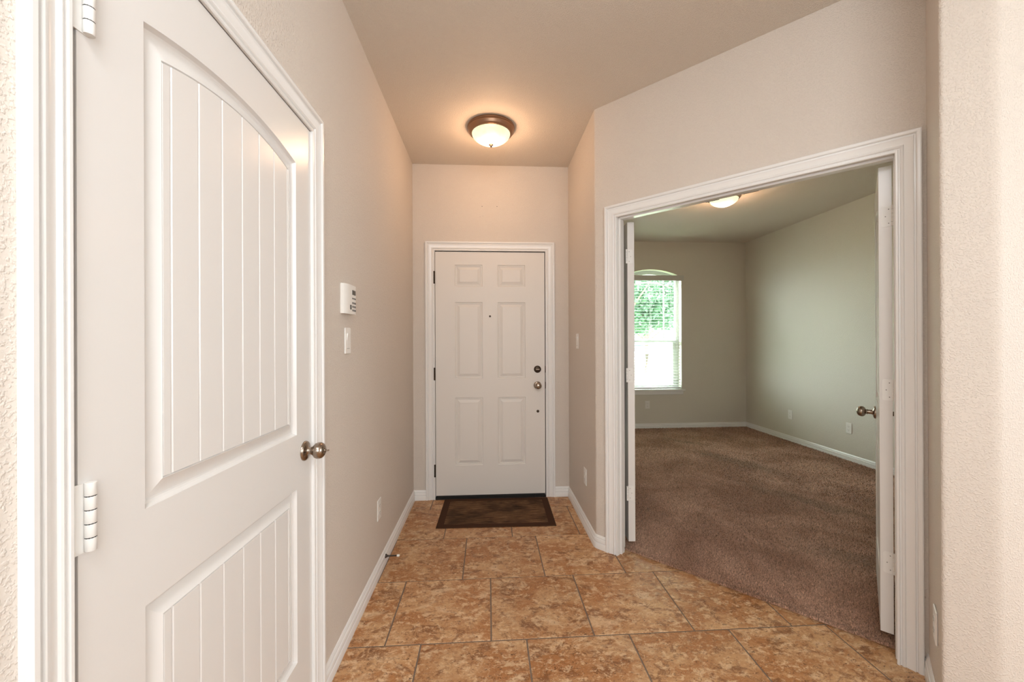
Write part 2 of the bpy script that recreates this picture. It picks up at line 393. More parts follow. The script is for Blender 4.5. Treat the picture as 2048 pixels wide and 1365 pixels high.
# carpet base and pile of the study
def in_carpet(x, y, m=0):
    if x<.79+m or x>SX-m or y>SY-m or y<1.24+m: return False
    n=((x-XR)+(y-Y1))*S2; t=((x-XR)-(y-Y1))*S2
    if n<.087: return False
    if t<.155 and n<TH+.005: return False
    if t>1.365 and n<TH+.005: return False
    return True
p0=D(.14,.087); p1=D(1.372,.087)
cp=[(.789,5.693),(.789,2.50),D(.148,.12),D(.148,.087),D(1.367,.087),D(1.367,.118),D(1.572,.118),(1.676,1.235),(3.849,1.235),(3.849,5.693)]
cb=MB(); n_=len(cp); cb.add([(x,y,.002) for x,y in cp]+[(x,y,.012) for x,y in cp],[tuple(range(n_))[::-1],tuple(range(n_,2*n_))]+[(i,(i+1)%n_,n_+(i+1)%n_,n_+i) for i in range(n_)])
cpo=cb.build('floor',M['carpet']); cpo.name='floor.001'; struct(cpo,'brown wall-to-wall carpet floor of the study behind the open double doors','floor')
sub=MB().box(.789,3.849,3.9,5.693,-.15,.002); 
slab=sub.build('floor',M['grout']); slab.name='floor.002'; struct(slab,'concrete slab beneath the study carpet','floor')
def build_pile():
    vs=[];  pts=[]
    def scatter(sp, cond):
        xs=np.arange(.8,3.85,sp); ys=np.arange(1.25,5.69,sp)
        X,Y=np.meshgrid(xs,ys); X=X.ravel()+rng.uniform(-.5,.5,X.size)*sp; Y=Y.ravel()+rng.uniform(-.5,.5,Y.size)*sp
        keep=np.array([in_carpet(x,y,.004) for x,y in zip(X,Y)]); X=X[keep];Y=Y[keep]
        d=np.hypot(X,Y); r=X/Y
        k=cond(d)&(r>.30)&(r<1.25); return X[k],Y[k],np.full(k.sum(),sp)
    A=[scatter(.0062,lambda d:d<2.9),scatter(.0095,lambda d:(d>=2.9)&(d<4.2)),scatter(.015,lambda d:d>=4.2)]
    # a fuller row along the cut edge at the tiles
    t=rng.uniform(.150,1.366,5200); nn=.086+rng.uniform(-.003,.012,5200); ex=XR+(t+nn)*S2; ey=Y1+(nn-t)*S2
    A.append((ex,ey,np.full(5200,.0062)))
    X=np.concatenate([a[0] for a in A]);Y=np.concatenate([a[1] for a in A]);SP=np.concatenate([a[2] for a in A]); n=X.size
    a=rng.uniform(0,2*PI,n); w=SP*rng.uniform(.32,.6,n); h=rng.uniform(.009,.017,n); z0=.008
    lx=rng.normal(0,.55,n)*SP; ly=rng.normal(0,.55,n)*SP
    V=np.zeros((n,4,3),dtype=np.float32)
    for k in range(3):
        V[:,k,0]=X+w*np.cos(a+k*2*PI/3); V[:,k,1]=Y+w*np.sin(a+k*2*PI/3); V[:,k,2]=z0
    V[:,3,0]=X+lx; V[:,3,1]=Y+ly; V[:,3,2]=z0+h
    me=bpy.data.meshes.new('carpet_pile'); base=np.arange(n)*4
    F=np.stack([np.stack([base+i,base+j,base+3],1) for i,j in((0,1),(1,2),(2,0))],1).reshape(-1,3)
    me.vertices.add(n*4); me.vertices.foreach_set('co',V.ravel())
    me.loops.add(F.size); me.loops.foreach_set('vertex_index',F.ravel().astype(np.int32))
    me.polygons.add(len(F)); me.polygons.foreach_set('loop_start',np.arange(0,F.size,3,dtype=np.int32))
    me.update(); me.validate(); me.materials.append(M['tuft'])
    o=bpy.data.objects.new('carpet_pile',me); C.objects.link(o)
    tag(o,'short brown cut pile of the study carpet, matted and stained in the middle','carpet',kind='stuff')
build_pile()

# ---- walls
def wall(name, mb, mat, label): return struct(mb.build(name,M[mat],smooth=35),label,'wall')
w=MB(); w.box(XL-.115,XL,-1.60,.606,0,HC); w.box(XL-.115,XL,1.452,YB,0,HC); w.box(XL-.115,XL,.606,1.452,2.062,HC)
wall('wall_left',w,'wall','long beige textured wall on the left with the closet door')
w=MB(); w.prism([(XL-.115,.5),(XL-.7,.5),(XL-.7,1.56),(XL-.115,1.56),(XL-.115,1.60),(XL-.75,1.60),(XL-.75,.46),(XL-.115,.46)],0,HC)
wall('wall_closet',w,'wall','plain closet wall hidden behind the closed left door')
w=MB(); w.box(XL-.115,-.458,YB,YB+.14,0,HC); w.box(.49,XR+TH,YB,YB+.14,0,HC); w.box(-.458,.49,YB,YB+.14,2.072,HC)
wb=wall('wall_back',w,'wall','beige end wall of the hall around the white entry door')
for (x,z,q) in ((-.048,2.427,1),(.076,2.428,1),(-.065,2.34,.5),(-.040,2.347,.45)):
    MB().lathe([(0,0),(.0032*q,.0),(.0026*q,.001),(0,.0012)],8,Matrix.Translation((x,YB,z))@Matrix.Rotation(PI/2,4,'X')).build('nail_hole',M['slot'],wb)
# right wall of the hall up to the rounded corner of the diagonal
c0=D(0); 
poly=[(XR,YB+.14),(XR,Y1),D(.146),D(.146,TH),(XR+TH,Y1+TH*.4142),(XR+TH,YB+.14)]
w=MB(); w.prism(rounded(poly,{1:.028},10),0,HC)
wall('wall_right',w,'wall','short beige wall right of the entry door, with a rounded corner')
w=MB(); w.prism([(XR+.0005+TH,YB+.14),(XR,YB+.14),(XR,SY+.16),(XR+TH,SY+.16)],0,HC)
wall('wall_study_left',w,'wall_study','left wall of the study, out of sight behind the door leaf')
# header above the double doors, right piece and the stub coming back to the camera
w=MB(); w.prism([D(.146),D(1.376),D(1.376,TH),D(.146,TH)],2.069,HC)
wall('wall_diagonal',w,'wall','angled beige wall above the double doors to the study')
CX,CY=D(1.453); e0=(1.468,1.199); e1=(1.553,1.114)
poly=[D(1.376),(CX,CY),e0,e1,(4.0,1.114),(4.0,1.229),(1.661,1.229),D(1.568,TH),D(1.376,TH)]
w=MB(); w.prism(rounded(poly,{2:.012,3:.045},10),0,HC)
wall('wall_stub',w,'wall','narrow beige wall end with a rounded corner at the right edge of the picture')
w=MB(); w.box(SX,SX+.15,1.2,SY+.16,0,HC)
wall('wall_study_right',w,'wall_study','right wall of the study, washed by daylight')
# far wall of the study with an arched opening
WX0,WX1,WC=1.955,2.860,2.4075; WZ0=.560; SPR=2.249; RR=1.0; APX=2.356
def arch_z(x, rise=APX, rad=RR): return rise-(rad-math.sqrt(max(rad*rad-(x-WC)**2,0)))
w=MB(); y0,y1=SY,SY+.16
w.box(.70,WX0,y0,y1,0,HC); w.box(WX1,SX+.15,y0,y1,0,HC); w.box(WX0,WX1,y0,y1,0,WZ0)
n=24; xs=[WX0+(WX1-WX0)*i/n for i in range(n+1)]
for a,b_ in zip(xs[:-1],xs[1:]):
    za,zb=arch_z(a),arch_z(b_)
    w.add([(a,y0,za),(b_,y0,zb),(b_,y0,HC),(a,y0,HC),(a,y1,za),(b_,y1,zb),(b_,y1,HC),(a,y1,HC)],[(0,1,2,3),(7,6,5,4),(0,4,5,1),(3,2,6,7)])
wall('wall_study_far',w,'wall_study','far wall of the study with the arched window')
# living room behind the camera
w=MB(); w.box(-.75,4.6,-1.75,-1.60,0,HC); wall('wall_rear',w,'wall','living room wall behind the camera')
w=MB(); w.box(4.45,4.6,-1.60,1.229,0,HC); w.box(3.99,4.6,1.114,1.229,0,HC); wall('wall_living_side',w,'wall','living room side wall out of frame on the right')
w=MB(); w.box(-2,4.6,-1.75,5.86,HC,HC+.12); struct(w.build('ceiling',M['ceiling']),'beige textured ceiling over hall and study','ceiling')

# ------------------------------------------------------------------ trim
CASE=[(0,0),(0,.0075),(.003,.0095),(.008,.0095),(.0105,.0045),(.0145,.0042),(.017,.0085),(.020,.0105),(.024,.0095),(.0265,.0062),(.036,.0088),(.046,.0118),(.0505,.0142),(.053,.0138),(.0545,.0095),(.0585,.0095),(.061,.0150),(.064,.0170),(.072,.0172),(.0755,.0155),(.076,.0135),(.076,0)]
def casing(x0, x1, top, z0=0, prof=CASE, sgn=-1, kl=1):
    mb=MB(); m=len(prof); vs=[]
    for (u,h) in prof: vs.append((x0-u*kl,sgn*h,z0))
    for (u,h) in prof: vs.append((x0-u*kl,sgn*h,top+u))
    for (u,h) in prof: vs.append((x1+u,sgn*h,top+u))
    for (u,h) in prof: vs.append((x1+u,sgn*h,z0))
    fs=[]
    for s in range(3):
        for i in range(m-1): fs.append((s*m+i,s*m+i+1,(s+1)*m+i+1,(s+1)*m+i))
    fs+=[tuple(range(m)),tuple(3*m+i for i in range(m))[::-1]]
    return mb.add(vs,fs)
def jamb(x0, x1, top, d0, d1, t=.016, stop=None):
    """lining inside an opening; x0,x1,top = clear opening"""
    mb=MB(); mb.box(x0-t,x0,d0,d1,0,top+t); mb.box(x1,x1+t,d0,d1,0,top+t); mb.box(x0,x1,d0,d1,top,top+t)
    if stop:
        a,b_,s=stop; mb.bbox(x0-.001,x0+s,a,b_,0,top-.0005,.002); mb.bbox(x1-s,x1+.001,a,b_,0,top-.0005,.002); mb.bbox(x0+s*.5,x1-s*.5,a,b_,top-s,top+.001,.002)
    return mb
# closet: local x = world y
tr=empty('trim_1',(XL,0,0),PI/2); struct(tr,'white moulded casing around the panelled closet door on the left','door casing')
casing(.620,1.4180,2.041,kl=.84).build('casing',M['trim'],tr,smooth=25)
jamb(.6285,1.4290,2.0465,.0005,.114,.014,(.037,.075,.010)).build('jamb',M['trim'],tr,smooth=30)
# entry door
tr=empty('trim_2',(0,YB,0),0); struct(tr,'white moulded casing around the entry door at the end of the hall','door casing')
casing(-.4400,.4785,2.0545).build('casing',M['trim'],tr,smooth=25)
jamb(-.4400,.4780,2.0560,.0005,.139,.014,(.047,.09,.012)).build('jamb',M['trim'],tr,smooth=30)
ws=MB(); ws.box(-.4398,-.434,.030,.046,.02,2.0555); ws.box(.4715,.4778,.030,.046,.02,2.0555); ws.box(-.434,.4715,.030,.046,2.046,2.0555)
ws.build('gap_shade_strip',M['black'],tr)  # black strip added behind the slab gap, standing in for its shade
# study double doors: local x = t
tr=empty('trim_3',(XR,Y1,0),-PI/4); struct(tr,'white moulded casing of the wide doorway to the carpeted study','door casing')
casing(.150,1.364,2.0545).build('casing',M['trim'],tr,smooth=25)
jb=jamb(.153,1.3725,2.0575,.0005,TH+.001,.0065,(.022,.062,.011)); jb.build('jamb',M['trim'],tr,smooth=30)
for t in (.665,.845):
    o=MB().bbox(t-.035,t+.034,.070,.088,2.0525,2.058,.002).build('catch_plate',M['bronze'],tr); o['label']='dark bronze catch plate'

BBP=[(0,0),(.0140,0),(.0140,.029),(.0125,.034),(.0078,.0370),(.0078,.0395),(.0125,.0425),(.0125,.057),(.0105,.061),(.0060,.0630),(.0060,.0655),(.0088,.068),(.0070,.076),(.003,.082),(0,.0825)]
def sweep_floor(path, prof=BBP, closed_ends=True):
    """profile out to the left of the path"""
    P=[Vector(p) for p in path]; nrm=[]
    for i in range(len(P)):
        ns=[]
        if i>0: d=(P[i]-P[i-1]).normalized(); ns.append(Vector((-d.y,d.x)))
        if i<len(P)-1: d=(P[i+1]-P[i]).normalized(); ns.append(Vector((-d.y,d.x)))
        if len(ns)==1: nrm.append(ns[0])
        else:
            b=(ns[0]+ns[1]).normalized(); nrm.append(b/ b.dot(ns[0]))
    m=len(prof); mb=MB(); vs=[]
    for p,n in zip(P,nrm):
        for (o,z) in prof: vs.append((p.x+n.x*o,p.y+n.y*o,z))
    fs=[]
    for s in range(len(P)-1):
        for i in range(m-1): fs.append((s*m+i,s*m+i+1,(s+1)*m+i+1,(s+1)*m+i))
    fs+=[tuple(range(m)),tuple((len(P)-1)*m+i for i in range(m))[::-1]]
    return mb.add(vs,fs)
def bb(name,path,label):
    o=sweep_floor(path).build(name,M['trim'],smooth=28); struct(o,label,'baseboard')
bb('baseboard_left',[(-.5155,YB),(XL,YB),(XL,1.4945)],'white baseboard along the left wall, from closet casing to entry door')
bb('baseboard_left.001',[(XL,.556),(XL,-1.60)],'white baseboard before the closet door on the left')
bb('baseboard_right',[D(.0735),(XR+.0083,Y1-.0083),(XR,Y1+.0117),(XR,YB),(.5545,YB)],'white baseboard right of the entry door, turning at the rounded corner')
bb('baseboard_stub',[(4.0,1.114),(1.565,1.114),(1.545,1.122),(1.4685,1.199),(CX,CY)],'white baseboard around the narrow wall end at the right')
bb('baseboard_study_far',[(SX,1.23),(SX,SY),(XR+TH,SY)],'white baseboard along the far and right walls of the study')

# ------------------------------------------------------------------ doors
def slab_mesh(wd, h, th, cols, z0=0):
    """cols: list of (x0,x1,[panel dicts bottom to top]); front at y=0, back at y=th"""
    mb=MB(); x=0
    def quad(xa,xb,za,zb): mb.add([(xa,0,za),(xb,0,za),(xb,0,zb),(xa,0,zb)],[(0,1,2,3)])
    for (a,b_,panels) in cols:
        quad(x,a,z0,h); x=b_
        z=z0
        for p in panels:
            ss=p['s']; g=p['depth']; rise=p.get('rise',0)
            quad(a,b_,z,p['z0'])
            top=lambda s_,p=p,rise=rise: p['z1']+rise*(1-(2*s_-1)**2)
            rings=[]
            for (ins,dep) in p['prof']:
                W=b_-a-2*ins
                bot=[(a+ins+s_*W,dep,p['z0']+ins) for s_ in ss]
                up=[(a+ins+s_*W,dep,top(s_)-ins) for s_ in ss]
                rings.append((bot,up))
            bot,up=rings[-1]
            rings[-1]=([(q[0],q[1]+gg,q[2]) for q,gg in zip(bot,g)],[(q[0],q[1]+gg,q[2]) for q,gg in zip(up,g)])
            for (b0,u0),(b1,u1) in zip(rings[:-1],rings[1:]):
                l0=b0+u0[::-1]; l1=b1+u1[::-1]; n=len(l0)
                mb.add(l0+l1,[(i,(i+1)%n,n+(i+1)%n,n+i) for i in range(n)])
            b1,u1=rings[-1]; n=len(ss)
            mb.add(b1+u1,[(i,i+1,n+i+1,n+i) for i in range(n-1)])
            if rise:
                u0=rings[0][1]; zt=p['z1']+rise+.001
                mb.add(list(u0)+[(q[0],0,zt) for q in u0],[(i,i+1,n+i+1,n+i) for i in range(n-1)]); z=zt
            else: z=p['z1']
        quad(a,b_,z,h)
    quad(x,wd,z0,h)
    mb.add([(0,0,z0),(wd,0,z0),(wd,0,h),(0,0,h),(0,th,z0),(wd,th,z0),(wd,th,h),(0,th,h)],[(5,4,7,6),(0,4,5,1),(1,5,6,2),(2,6,7,3),(3,7,4,0)])
    return mb
def plank_panel(W, z0, z1, rise, pitch=.0747, first=.064):
    prof=[(0,0),(.0012,.0035),(.0045,.0095),(.0085,.0120),(.012,.0125),(.017,.0112),(.0405,.0030),(.0415,.0022),(.0430,.0058),(.0445,.0022)]
    ins=prof[-1][0]; Wi=W-2*ins; s=[0.]; d=[0.]
    x=first-ins
    while x<Wi-.006:
        for dx,dd in ((-.0032,0),(-.0008,.0036),(.0008,.0036),(.0032,0)):
            s.append((x+dx)/Wi); d.append(dd)
        x+=pitch
    s.append(1.); d.append(0.)
    extra=[]; 
    for a,b_ in zip(s[:-1],s[1:]):
        extra.append((a,None))
    # refine the arch between grooves
    S=[];DD=[]
    for i in range(len(s)-1):
        S.append(s[i]);DD.append(d[i])
        if s[i+1]-s[i]>.05:
            for k in (1,2,3): S.append(s[i]+(s[i+1]-s[i])*k/4);DD.append(d[i]+(d[i+1]-d[i])*k/4)
    S.append(s[-1]);DD.append(d[-1])
    return dict(z0=z0,z1=z1,rise=rise,s=S,depth=DD,prof=prof)
def rect_panel(z0,z1):
    prof=[(0,0),(.0018,.0045),(.0055,.0060),(.009,.0045),(.0115,.0045),(.0130,.0085),(.018,.0095),(.0390,.0025),(.0400,.0005)]
    return dict(z0=z0,z1=z1,s=[0,1],depth=[0,0],prof=prof)
RX=Matrix.Rotation(PI/2,4,'X')    # lathe +Z -> local -Y (towards the viewer)
def knob(parent, x, z, privacy=False, y=0, sgn=1, rose=.033, cut=0):
    """round knob on a rosette, protruding to -Y (sgn=1) or +Y"""
    Mx=Matrix.Translation((x,y,z))@(RX if sgn==1 else Matrix.Rotation(-PI/2,4,'X'))
    k=MB().lathe([(0,0),(rose,0),(rose,.003),(rose-.002,.0065),(rose-.008,.009),(.016,.0105),(.0145,.012)],36,Mx).build('door_knob',M['nickel'],parent,smooth=40)
    MB().lathe([(a_,h_-cut*min(1,max(0,(h_-.013)/.02))) for a_,h_ in [(.0145,.0105),(.0125,.013),(.0115,.018),(.0115,.030),(.0135,.032),(.0135,.034),(.0115,.036),(.0120,.0385),(.0190,.041),(.0245,.046),(.0270,.052),(.0275,.058),(.0262,.064),(.0225,.070),(.016,.0745),(.009,.0765),(0,.077)]],36,Mx).build('knob_ball',M['nickel'],k,smooth=40)
    if privacy:
        b=MB(); b.lathe([(.0075,.0745-cut),(.0075,.0785-cut),(.006,.0795-cut),(0,.0795-cut)],16,Mx); b.bbox(x-.0045,x+.0045,y-.089+cut,y-.078+cut,z-.0022,z+.0022,.001)
        b.build('privacy_turn',M['nickel'],k,smooth=40)
    return k
def hinge(parent, x, z, h=.089, r=.0068, leafw=.012, mat='hinge', y=0, leaf=True, lx=None):
    """barrel of five knuckles standing proud of the face"""
    hg=MB(); kh=h/5
    for i in range(5):
        a=z-h/2+i*kh; hg.lathe([(0,a+.0008),(r*.93,a+.0008),(r,a+.0014),(r,a+kh-.0006),(r*.93,a+kh-.0001),(0,a+kh-.0001)],18,Matrix.Translation((x,y-r*.9,0)))
    o=hg.build('hinge',M[mat],parent,smooth=40)
    if leaf:
        MB().box(x-leafw,x,y-.0018,y+.001,z-h/2,z+h/2).build('hinge_leaf',M[mat],o)
        MB().lathe([(r*.98,z-h/2+.002),(r*.98,z+h/2-.002)],12,Matrix.Translation((x,y-r*.9,0))).xform(Matrix.Identity(4)).build('hinge_pin',M['slot'],o,smooth=40)
    return o

# closet door (door_1): local x = world y - .6315
cd=empty('door_1',(XL,.6325,0),PI/2); struct(cd,'white closet door on the left with an arched plank panel over a square one','door')
W0=.7935
cols=[(.1165,W0-.1135,[plank_panel(W0-.23,.270,.829,0,first=.0638),plank_panel(W0-.23,1.004,1.884,.036,first=.0638)])]
slab_mesh(W0,2.0385,.035,cols,.012).build('slab',M['door'],cd,smooth=22)
knob(cd,.735,.938,privacy=True,cut=.010)
MB().box(W0-.002,W0+.004,-.0022,.010,.905,.972).build('strike_plate',M['bronze'],cd)
for z in (.235,1.037,1.830):
    hinge(cd,.0125,z,h=.106,r=.0072,leafw=.020)['label']='painted white hinge'

# entry door (door_2)
X0=-.4365; fd=empty('door_2',(X0,YB+.002,0),0); struct(fd,'white six-panel entry door at the end of the hall','door')
W1=.9085
def rp(a,b_): return [rect_panel(.277,.838),rect_panel(.994,1.630),rect_panel(1.759,1.940)]
cols=[(.160,.389,rp(0,0)),(.514,.745,rp(0,0))]
slab_mesh(W1,2.0475,.044,cols,.030).build('slab',M['door_entry'],fd,smooth=22)
MB().box(.003,W1-.003,.004,.040,.012,.030).build('door_sweep',M['black'],fd)
k=knob(fd,.846,.935,rose=.032)
db=MB().lathe([(0,0),(.030,0),(.030,.004),(.027,.010),(.020,.0135),(0,.0135)],32,Matrix.Translation((.846,0,1.069))@RX).build('deadbolt',M['bronze'],fd,smooth=40)
MB().bbox(.846-.016,.846+.016,-.026,-.012,1.069-.0045,1.069+.0045,.002).build('thumb_turn',M['nickel'],db)
MB().lathe([(0,0),(.0085,0),(.0085,.002),(.006,.003),(.0,.0025)],16,Matrix.Translation((.4505,0,1.513))@RX).build('peephole',M['bronze'],fd,smooth=40)
MB().lathe([(0,0),(.0115,0),(.0115,.003),(.009,.005),(.0,.005)],16,Matrix.Translation((.848,0,.717))@RX).build('bolt_cap',M['bronze'],fd,smooth=40)
for z in (.239,1.037,1.833):
    hg=hinge(fd,-.0065,z,h=.105,r=.0072,mat='bronze',leafw=.006); hg['label']='dark bronze hinge'
for z in (.935,1.069):
    o=MB().bbox(W1+.001,W1+.0085,-.006,.012,z-.028,z+.028,.002).build('strike_plate',M['bronze'],fd); o['label']='dark bronze strike plate'
th=MB().prism([(-.4385,YB-.012),(.4735,YB-.012),(.4735,YB+.12),(-.4385,YB+.12)],0,.0115); o=th.build('threshold',M['black']); tag(o,'dark metal threshold strip under the entry door','threshold')

# study door leaves
def leaf(name, hx, hy, ang, right, label):
    """hinge pin at (hx,hy); leaf runs along local +X, thickness along +Y (left of it) or -Y"""
    e=empty(name,(hx,hy,0),ang); struct(e,label,'door')
    W=.600; T=.0415
    cols=[(.105,W-.105,[plank_panel(W-.21,.27,.829,0),plank_panel(W-.21,1.004,1.884,.03)])]
    mb=slab_mesh(W,2.042,T,cols,.056)          # front face y=0, body to y=T
    if right:   # hall face must be at +Y: mirror
        mb.v=[(x,T-y,z) for x,y,z in mb.v]
        # slab occupies 0..T
    else:
        mb.v=[(x,y-T,z) for x,y,z in mb.v]
    mb.build('slab',M['door'],e)
    ya,yb=(0,T) if right else (-T,0)
    for z in (.356,1.090,1.828):
        h=.089; hg=MB(); kh=h/5; r=.0058; py=ya-.003 if right else yb+.0075
        for i in range(5):
            a=z-h/2+i*kh; hg.lathe([(0,a+.0008),(r,a+.0012),(r,a+kh-.0004),(0,a+kh)],14,Matrix.Translation((-.006,py,0)))
        o=hg.build('hinge',M['hinge'],e,smooth=40)
        # plate let into the hinge edge
        pl=MB(); pa,pb=(ya-.002,ya+.032) if right else (yb-.032,yb+.002)
        inner=pb if right else pa; s_=-1 if right else 1; rr=.008
        cen=(inner+s_*rr)
        pts=[((pa if right else pb),z-h/2),]
        if right: pts+= [(cen+rr*math.sin(R(q)),z-h/2+rr-rr*math.cos(R(q))) for q in range(0,91,15)]+[(cen+rr*math.cos(R(q)),z+h/2-rr+rr*math.sin(R(q))) for q in range(0,91,15)]+[(pa,z+h/2)]
        else: pts+= [(cen-rr*math.sin(R(q)),z-h/2+rr-rr*math.cos(R(q))) for q in range(0,91,15)]+[(cen-rr*math.cos(R(q)),z+h/2-rr+rr*math.sin(R(q))) for q in range(0,91,15)]+[(pb,z+h/2)]
        n=len(pts); pl.add([(-.0016,y,zz) for y,zz in pts]+[(.0004,y,zz) for y,zz in pts],[tuple(range(n)),tuple(range(n,2*n))[::-1]]+[(i,(i+1)%n,n+(i+1)%n,n+i) for i in range(n)])
        lf=pl.build('hinge_leaf',M['hinge'],o)
        for (yy,zz) in ((.010,.030),(.020,0),(.010,-.030)):
            y=(ya+yy) if right else (yb-yy)
            MB().lathe([(0,0),(.0021,0),(.0014,.0006),(0,.0006)],8,Matrix.Translation((-.0016,y,z+zz))@Matrix.Rotation(-PI/2,4,'Y')).build('hinge_screw',M['key'],o)
        if right: MB().box(-.0022,.0,-.016,-.0035,z-h/2,z+h/2).build('jamb_leaf',M['hinge'],o)
    return e,T
h1=D(.1730,TH+.008)
lf,T=leaf('door_3',h1[0],h1[1],R(-45+131),False,'left leaf of the study double doors, swung back and seen on its white edge')
h2=D(1.3594,TH+.008)
rf,T=leaf('door_4',h2[0],h2[1],R(45.2),True,'right leaf of the study double doors, standing open with its knob showing')
k=knob(rf,.535,.918,y=T,sgn=-1); k['label']='nickel door knob on the hall side'
k=knob(rf,.535,.918,y=0,sgn=1); k['label']='nickel door knob on the study side'
k=knob(lf,.535,.918,y=-T,sgn=1); knob(lf,.535,.918,y=0,sgn=-1)

# ------------------------------------------------------------------ small wall fittings
def plate_mesh(w=.070,h=.115,d=.0055):
    return MB().bbox(-w/2,w/2,-d,0,-h/2,h/2,.0028)
def outlet(loc, rz, label, group=None):
    e=empty('wall_outlet',loc,rz); tag(e,label,'outlet',group)
    plate_mesh().build('cover_plate',M['plastic'],e)
    for s in (1,-1):
        zc=.0195*s; f=MB(); pts=[]
        for q in range(24):
            a=2*PI*q/24; pts.append((.0170*math.cos(a),max(-.0125,min(.0125,.0170*math.sin(a)))+zc))
        n=24; f.add([(x,-.0070,z) for x,z in pts]+[(x,-.004,z) for x,z in pts],[tuple(range(n)),tuple(range(n,2*n))[::-1]]+[(i,(i+1)%n,n+(i+1)%n,n+i) for i in range(n)])
        fo=f.build('socket',M['plastic'],e)
        sl=MB(); sl.box(-.0075,-.0055,-.0073,-.006,zc-.001,zc+.007); sl.box(.0055,.0075,-.0073,-.006,zc,zc+.006); sl.box(-.002,.002,-.0073,-.006,zc-.009,zc-.005)
        sl.build('slots',M['slot'],fo)
    MB().lathe([(0,0),(.003,0),(.002,.001),(0,.001)],10,Matrix.Translation((0,-.0055,0))@RX).build('screw',M['plastic'],e)
    return e
def switch(loc, rz, label):
    e=empty('light_switch',loc,rz); tag(e,label,'switch')
    plate_mesh().build('cover_plate',M['plastic'],e)
    r=MB(); r.add([(-.0165,-.0062,-.033),(.0165,-.0062,-.033),(.0165,-.0115,.033),(-.0165,-.0115,.033),(-.0165,-.004,-.033),(.0165,-.004,-.033),(.0165,-.004,.033),(-.0165,-.004,.033),(-.0165,-.0062,.0),(.0165,-.0062,.0)],
        [(0,1,9,8),(8,9,2,3),(5,4,7,6),(0,4,5,1),(3,2,6,7),(0,8,3,7,4),(1,5,6,2,9)])
    r.build('rocker',M['plastic'],e)
    MB().box(-.0172,.0172,-.0060,-.0050,-.0342,-.0330).build('rocker_gap',M['slot'],e)
    return e
switch((XL,1.768,1.309),PI/2,'white rocker light switch below the alarm keypad on the left wall')
outlet((XL,2.255,.365),PI/2,'white power outlet low on the left wall near the door stop')
switch((XR,2.950,1.303),-PI/2,'white light switch on the short wall right of the entry door')
outlet((XR,2.722,.358),-PI/2,'white power outlet low on the short wall right of the entry door')
outlet((1.549,1.2805,.312),R(-135),'white power outlet seen edge-on beside the right end of the doorway casing')
outlet((SX,4.000,.358),-PI/2,'white outlet on the study side wall, nearer to the open door leaf')
outlet((SX,4.822,.352),-PI/2,'white outlet on the study side wall, nearer to the far corner')
outlet((2.337,SY,.360),0,'white outlet under the arched window')

# alarm keypad
kp=empty('alarm_keypad',(XL,1.757,1.4885),PI/2); tag(kp,'white alarm keypad with a dark display above the left light switch','alarm keypad')
w_,h_=.127,.127; b=MB(); prof=[(-.0635,-.0130),(-.058,-.0165),(-.050,-.0200),(-.038,-.0228),(-.020,-.0242),(0,-.0246),(.030,-.0246),(.050,-.0238),(.0635,-.0215)]
pts=[(-w_/2,0)]+prof+[(w_/2,0)]; n=len(pts)
b.add([(x,y,-h_/2) for x,y in pts]+[(x,y,h_/2) for x,y in pts],[tuple(range(n)),tuple(range(n,2*n))[::-1]]+[(i,(i+1)%n,n+(i+1)%n,n+i) for i in range(n)])
b.build('housing',M['plastic'],kp,smooth=30)
MB().bbox(.008,.050,-.0256,-.021,.022,.043,.001).build('display',M['keypad_dark'],kp)
for r_,z in enumerate((.006,-.014,-.030,-.046)):
    for c in range(4):
        x=.010+c*.0125; hh=.0032 if r_==0 else .0042
        MB().bbox(x-.0036,x+.0036,-.0264,-.021,z-hh,z+hh,.001).build('key',M['key'],kp)
MB().bbox(-.019,-.003,-.0262,-.021,-.044,-.024,.001).build('button_block',M['keypad_dark'],kp)

# door stop on the baseboard
ds=empty('door_stop',(XL+.0125,2.352,.049),0); tag(ds,'dark door stop with a white tip sticking out of the left baseboard','door stop')
MY=Matrix.Rotation(PI/2,4,'Y')
MB().lathe([(0,0),(.0125,0),(.0125,.0015),(.008,.007),(.0045,.016),(.0040,.020),(0,.020)],18,MY).build('base_cone',M['spring'],ds,smooth=40)
MB().lathe([(.0040,.018),(.0040,.066),(0,.066)],14,MY).build('rod',M['spring'],ds,smooth=40)
MB().lathe([(0,.065),(.0060,.065),(.0065,.068),(.0065,.077),(.005,.080),(0,.080)],14,MY).build('tip',M['plastic'],ds,smooth=40)

# doormat
dm=empty('doormat',(.0555,3.016,0),R(-1.1)); tag(dm,'dark brown rectangular doormat in front of the entry door','doormat')
a,b_=.424,.250
def ringmesh(a,b_,a2,b2,z):
    o_=[(-a,-b_),(a,-b_),(a,b_),(-a,b_)]; i_=[(-a2,-b2),(a2,-b2),(a2,b2),(-a2,b2)]
    mb=MB(); e=.004
    oo=[(x*(1-e/a) if True else x,y*(1-e/b_)) for x,y in o_]
    vs=[(x,y,.0005) for x,y in o_]+[(x,y,z) for x,y in oo]+[(x,y,z) for x,y in i_]+[(x,y,.0005) for x,y in i_]
    fs=[]
    for k in range(3):
        for i in range(4): fs.append((k*4+i,k*4+(i+1)%4,k*4+4+(i+1)%4,k*4+4+i))
    for i in range(4): fs.append((12+i,12+(i+1)%4,(i+1)%4,i))
    return mb.add(vs,fs)
ringmesh(a,b_,a-.052,b_-.045,.007).build('border',M['matborder'],dm)
MB().box(-a+.052,a-.052,-b_+.045,b_-.045,.001,.0062).build('woven_field',M['weave'],dm)

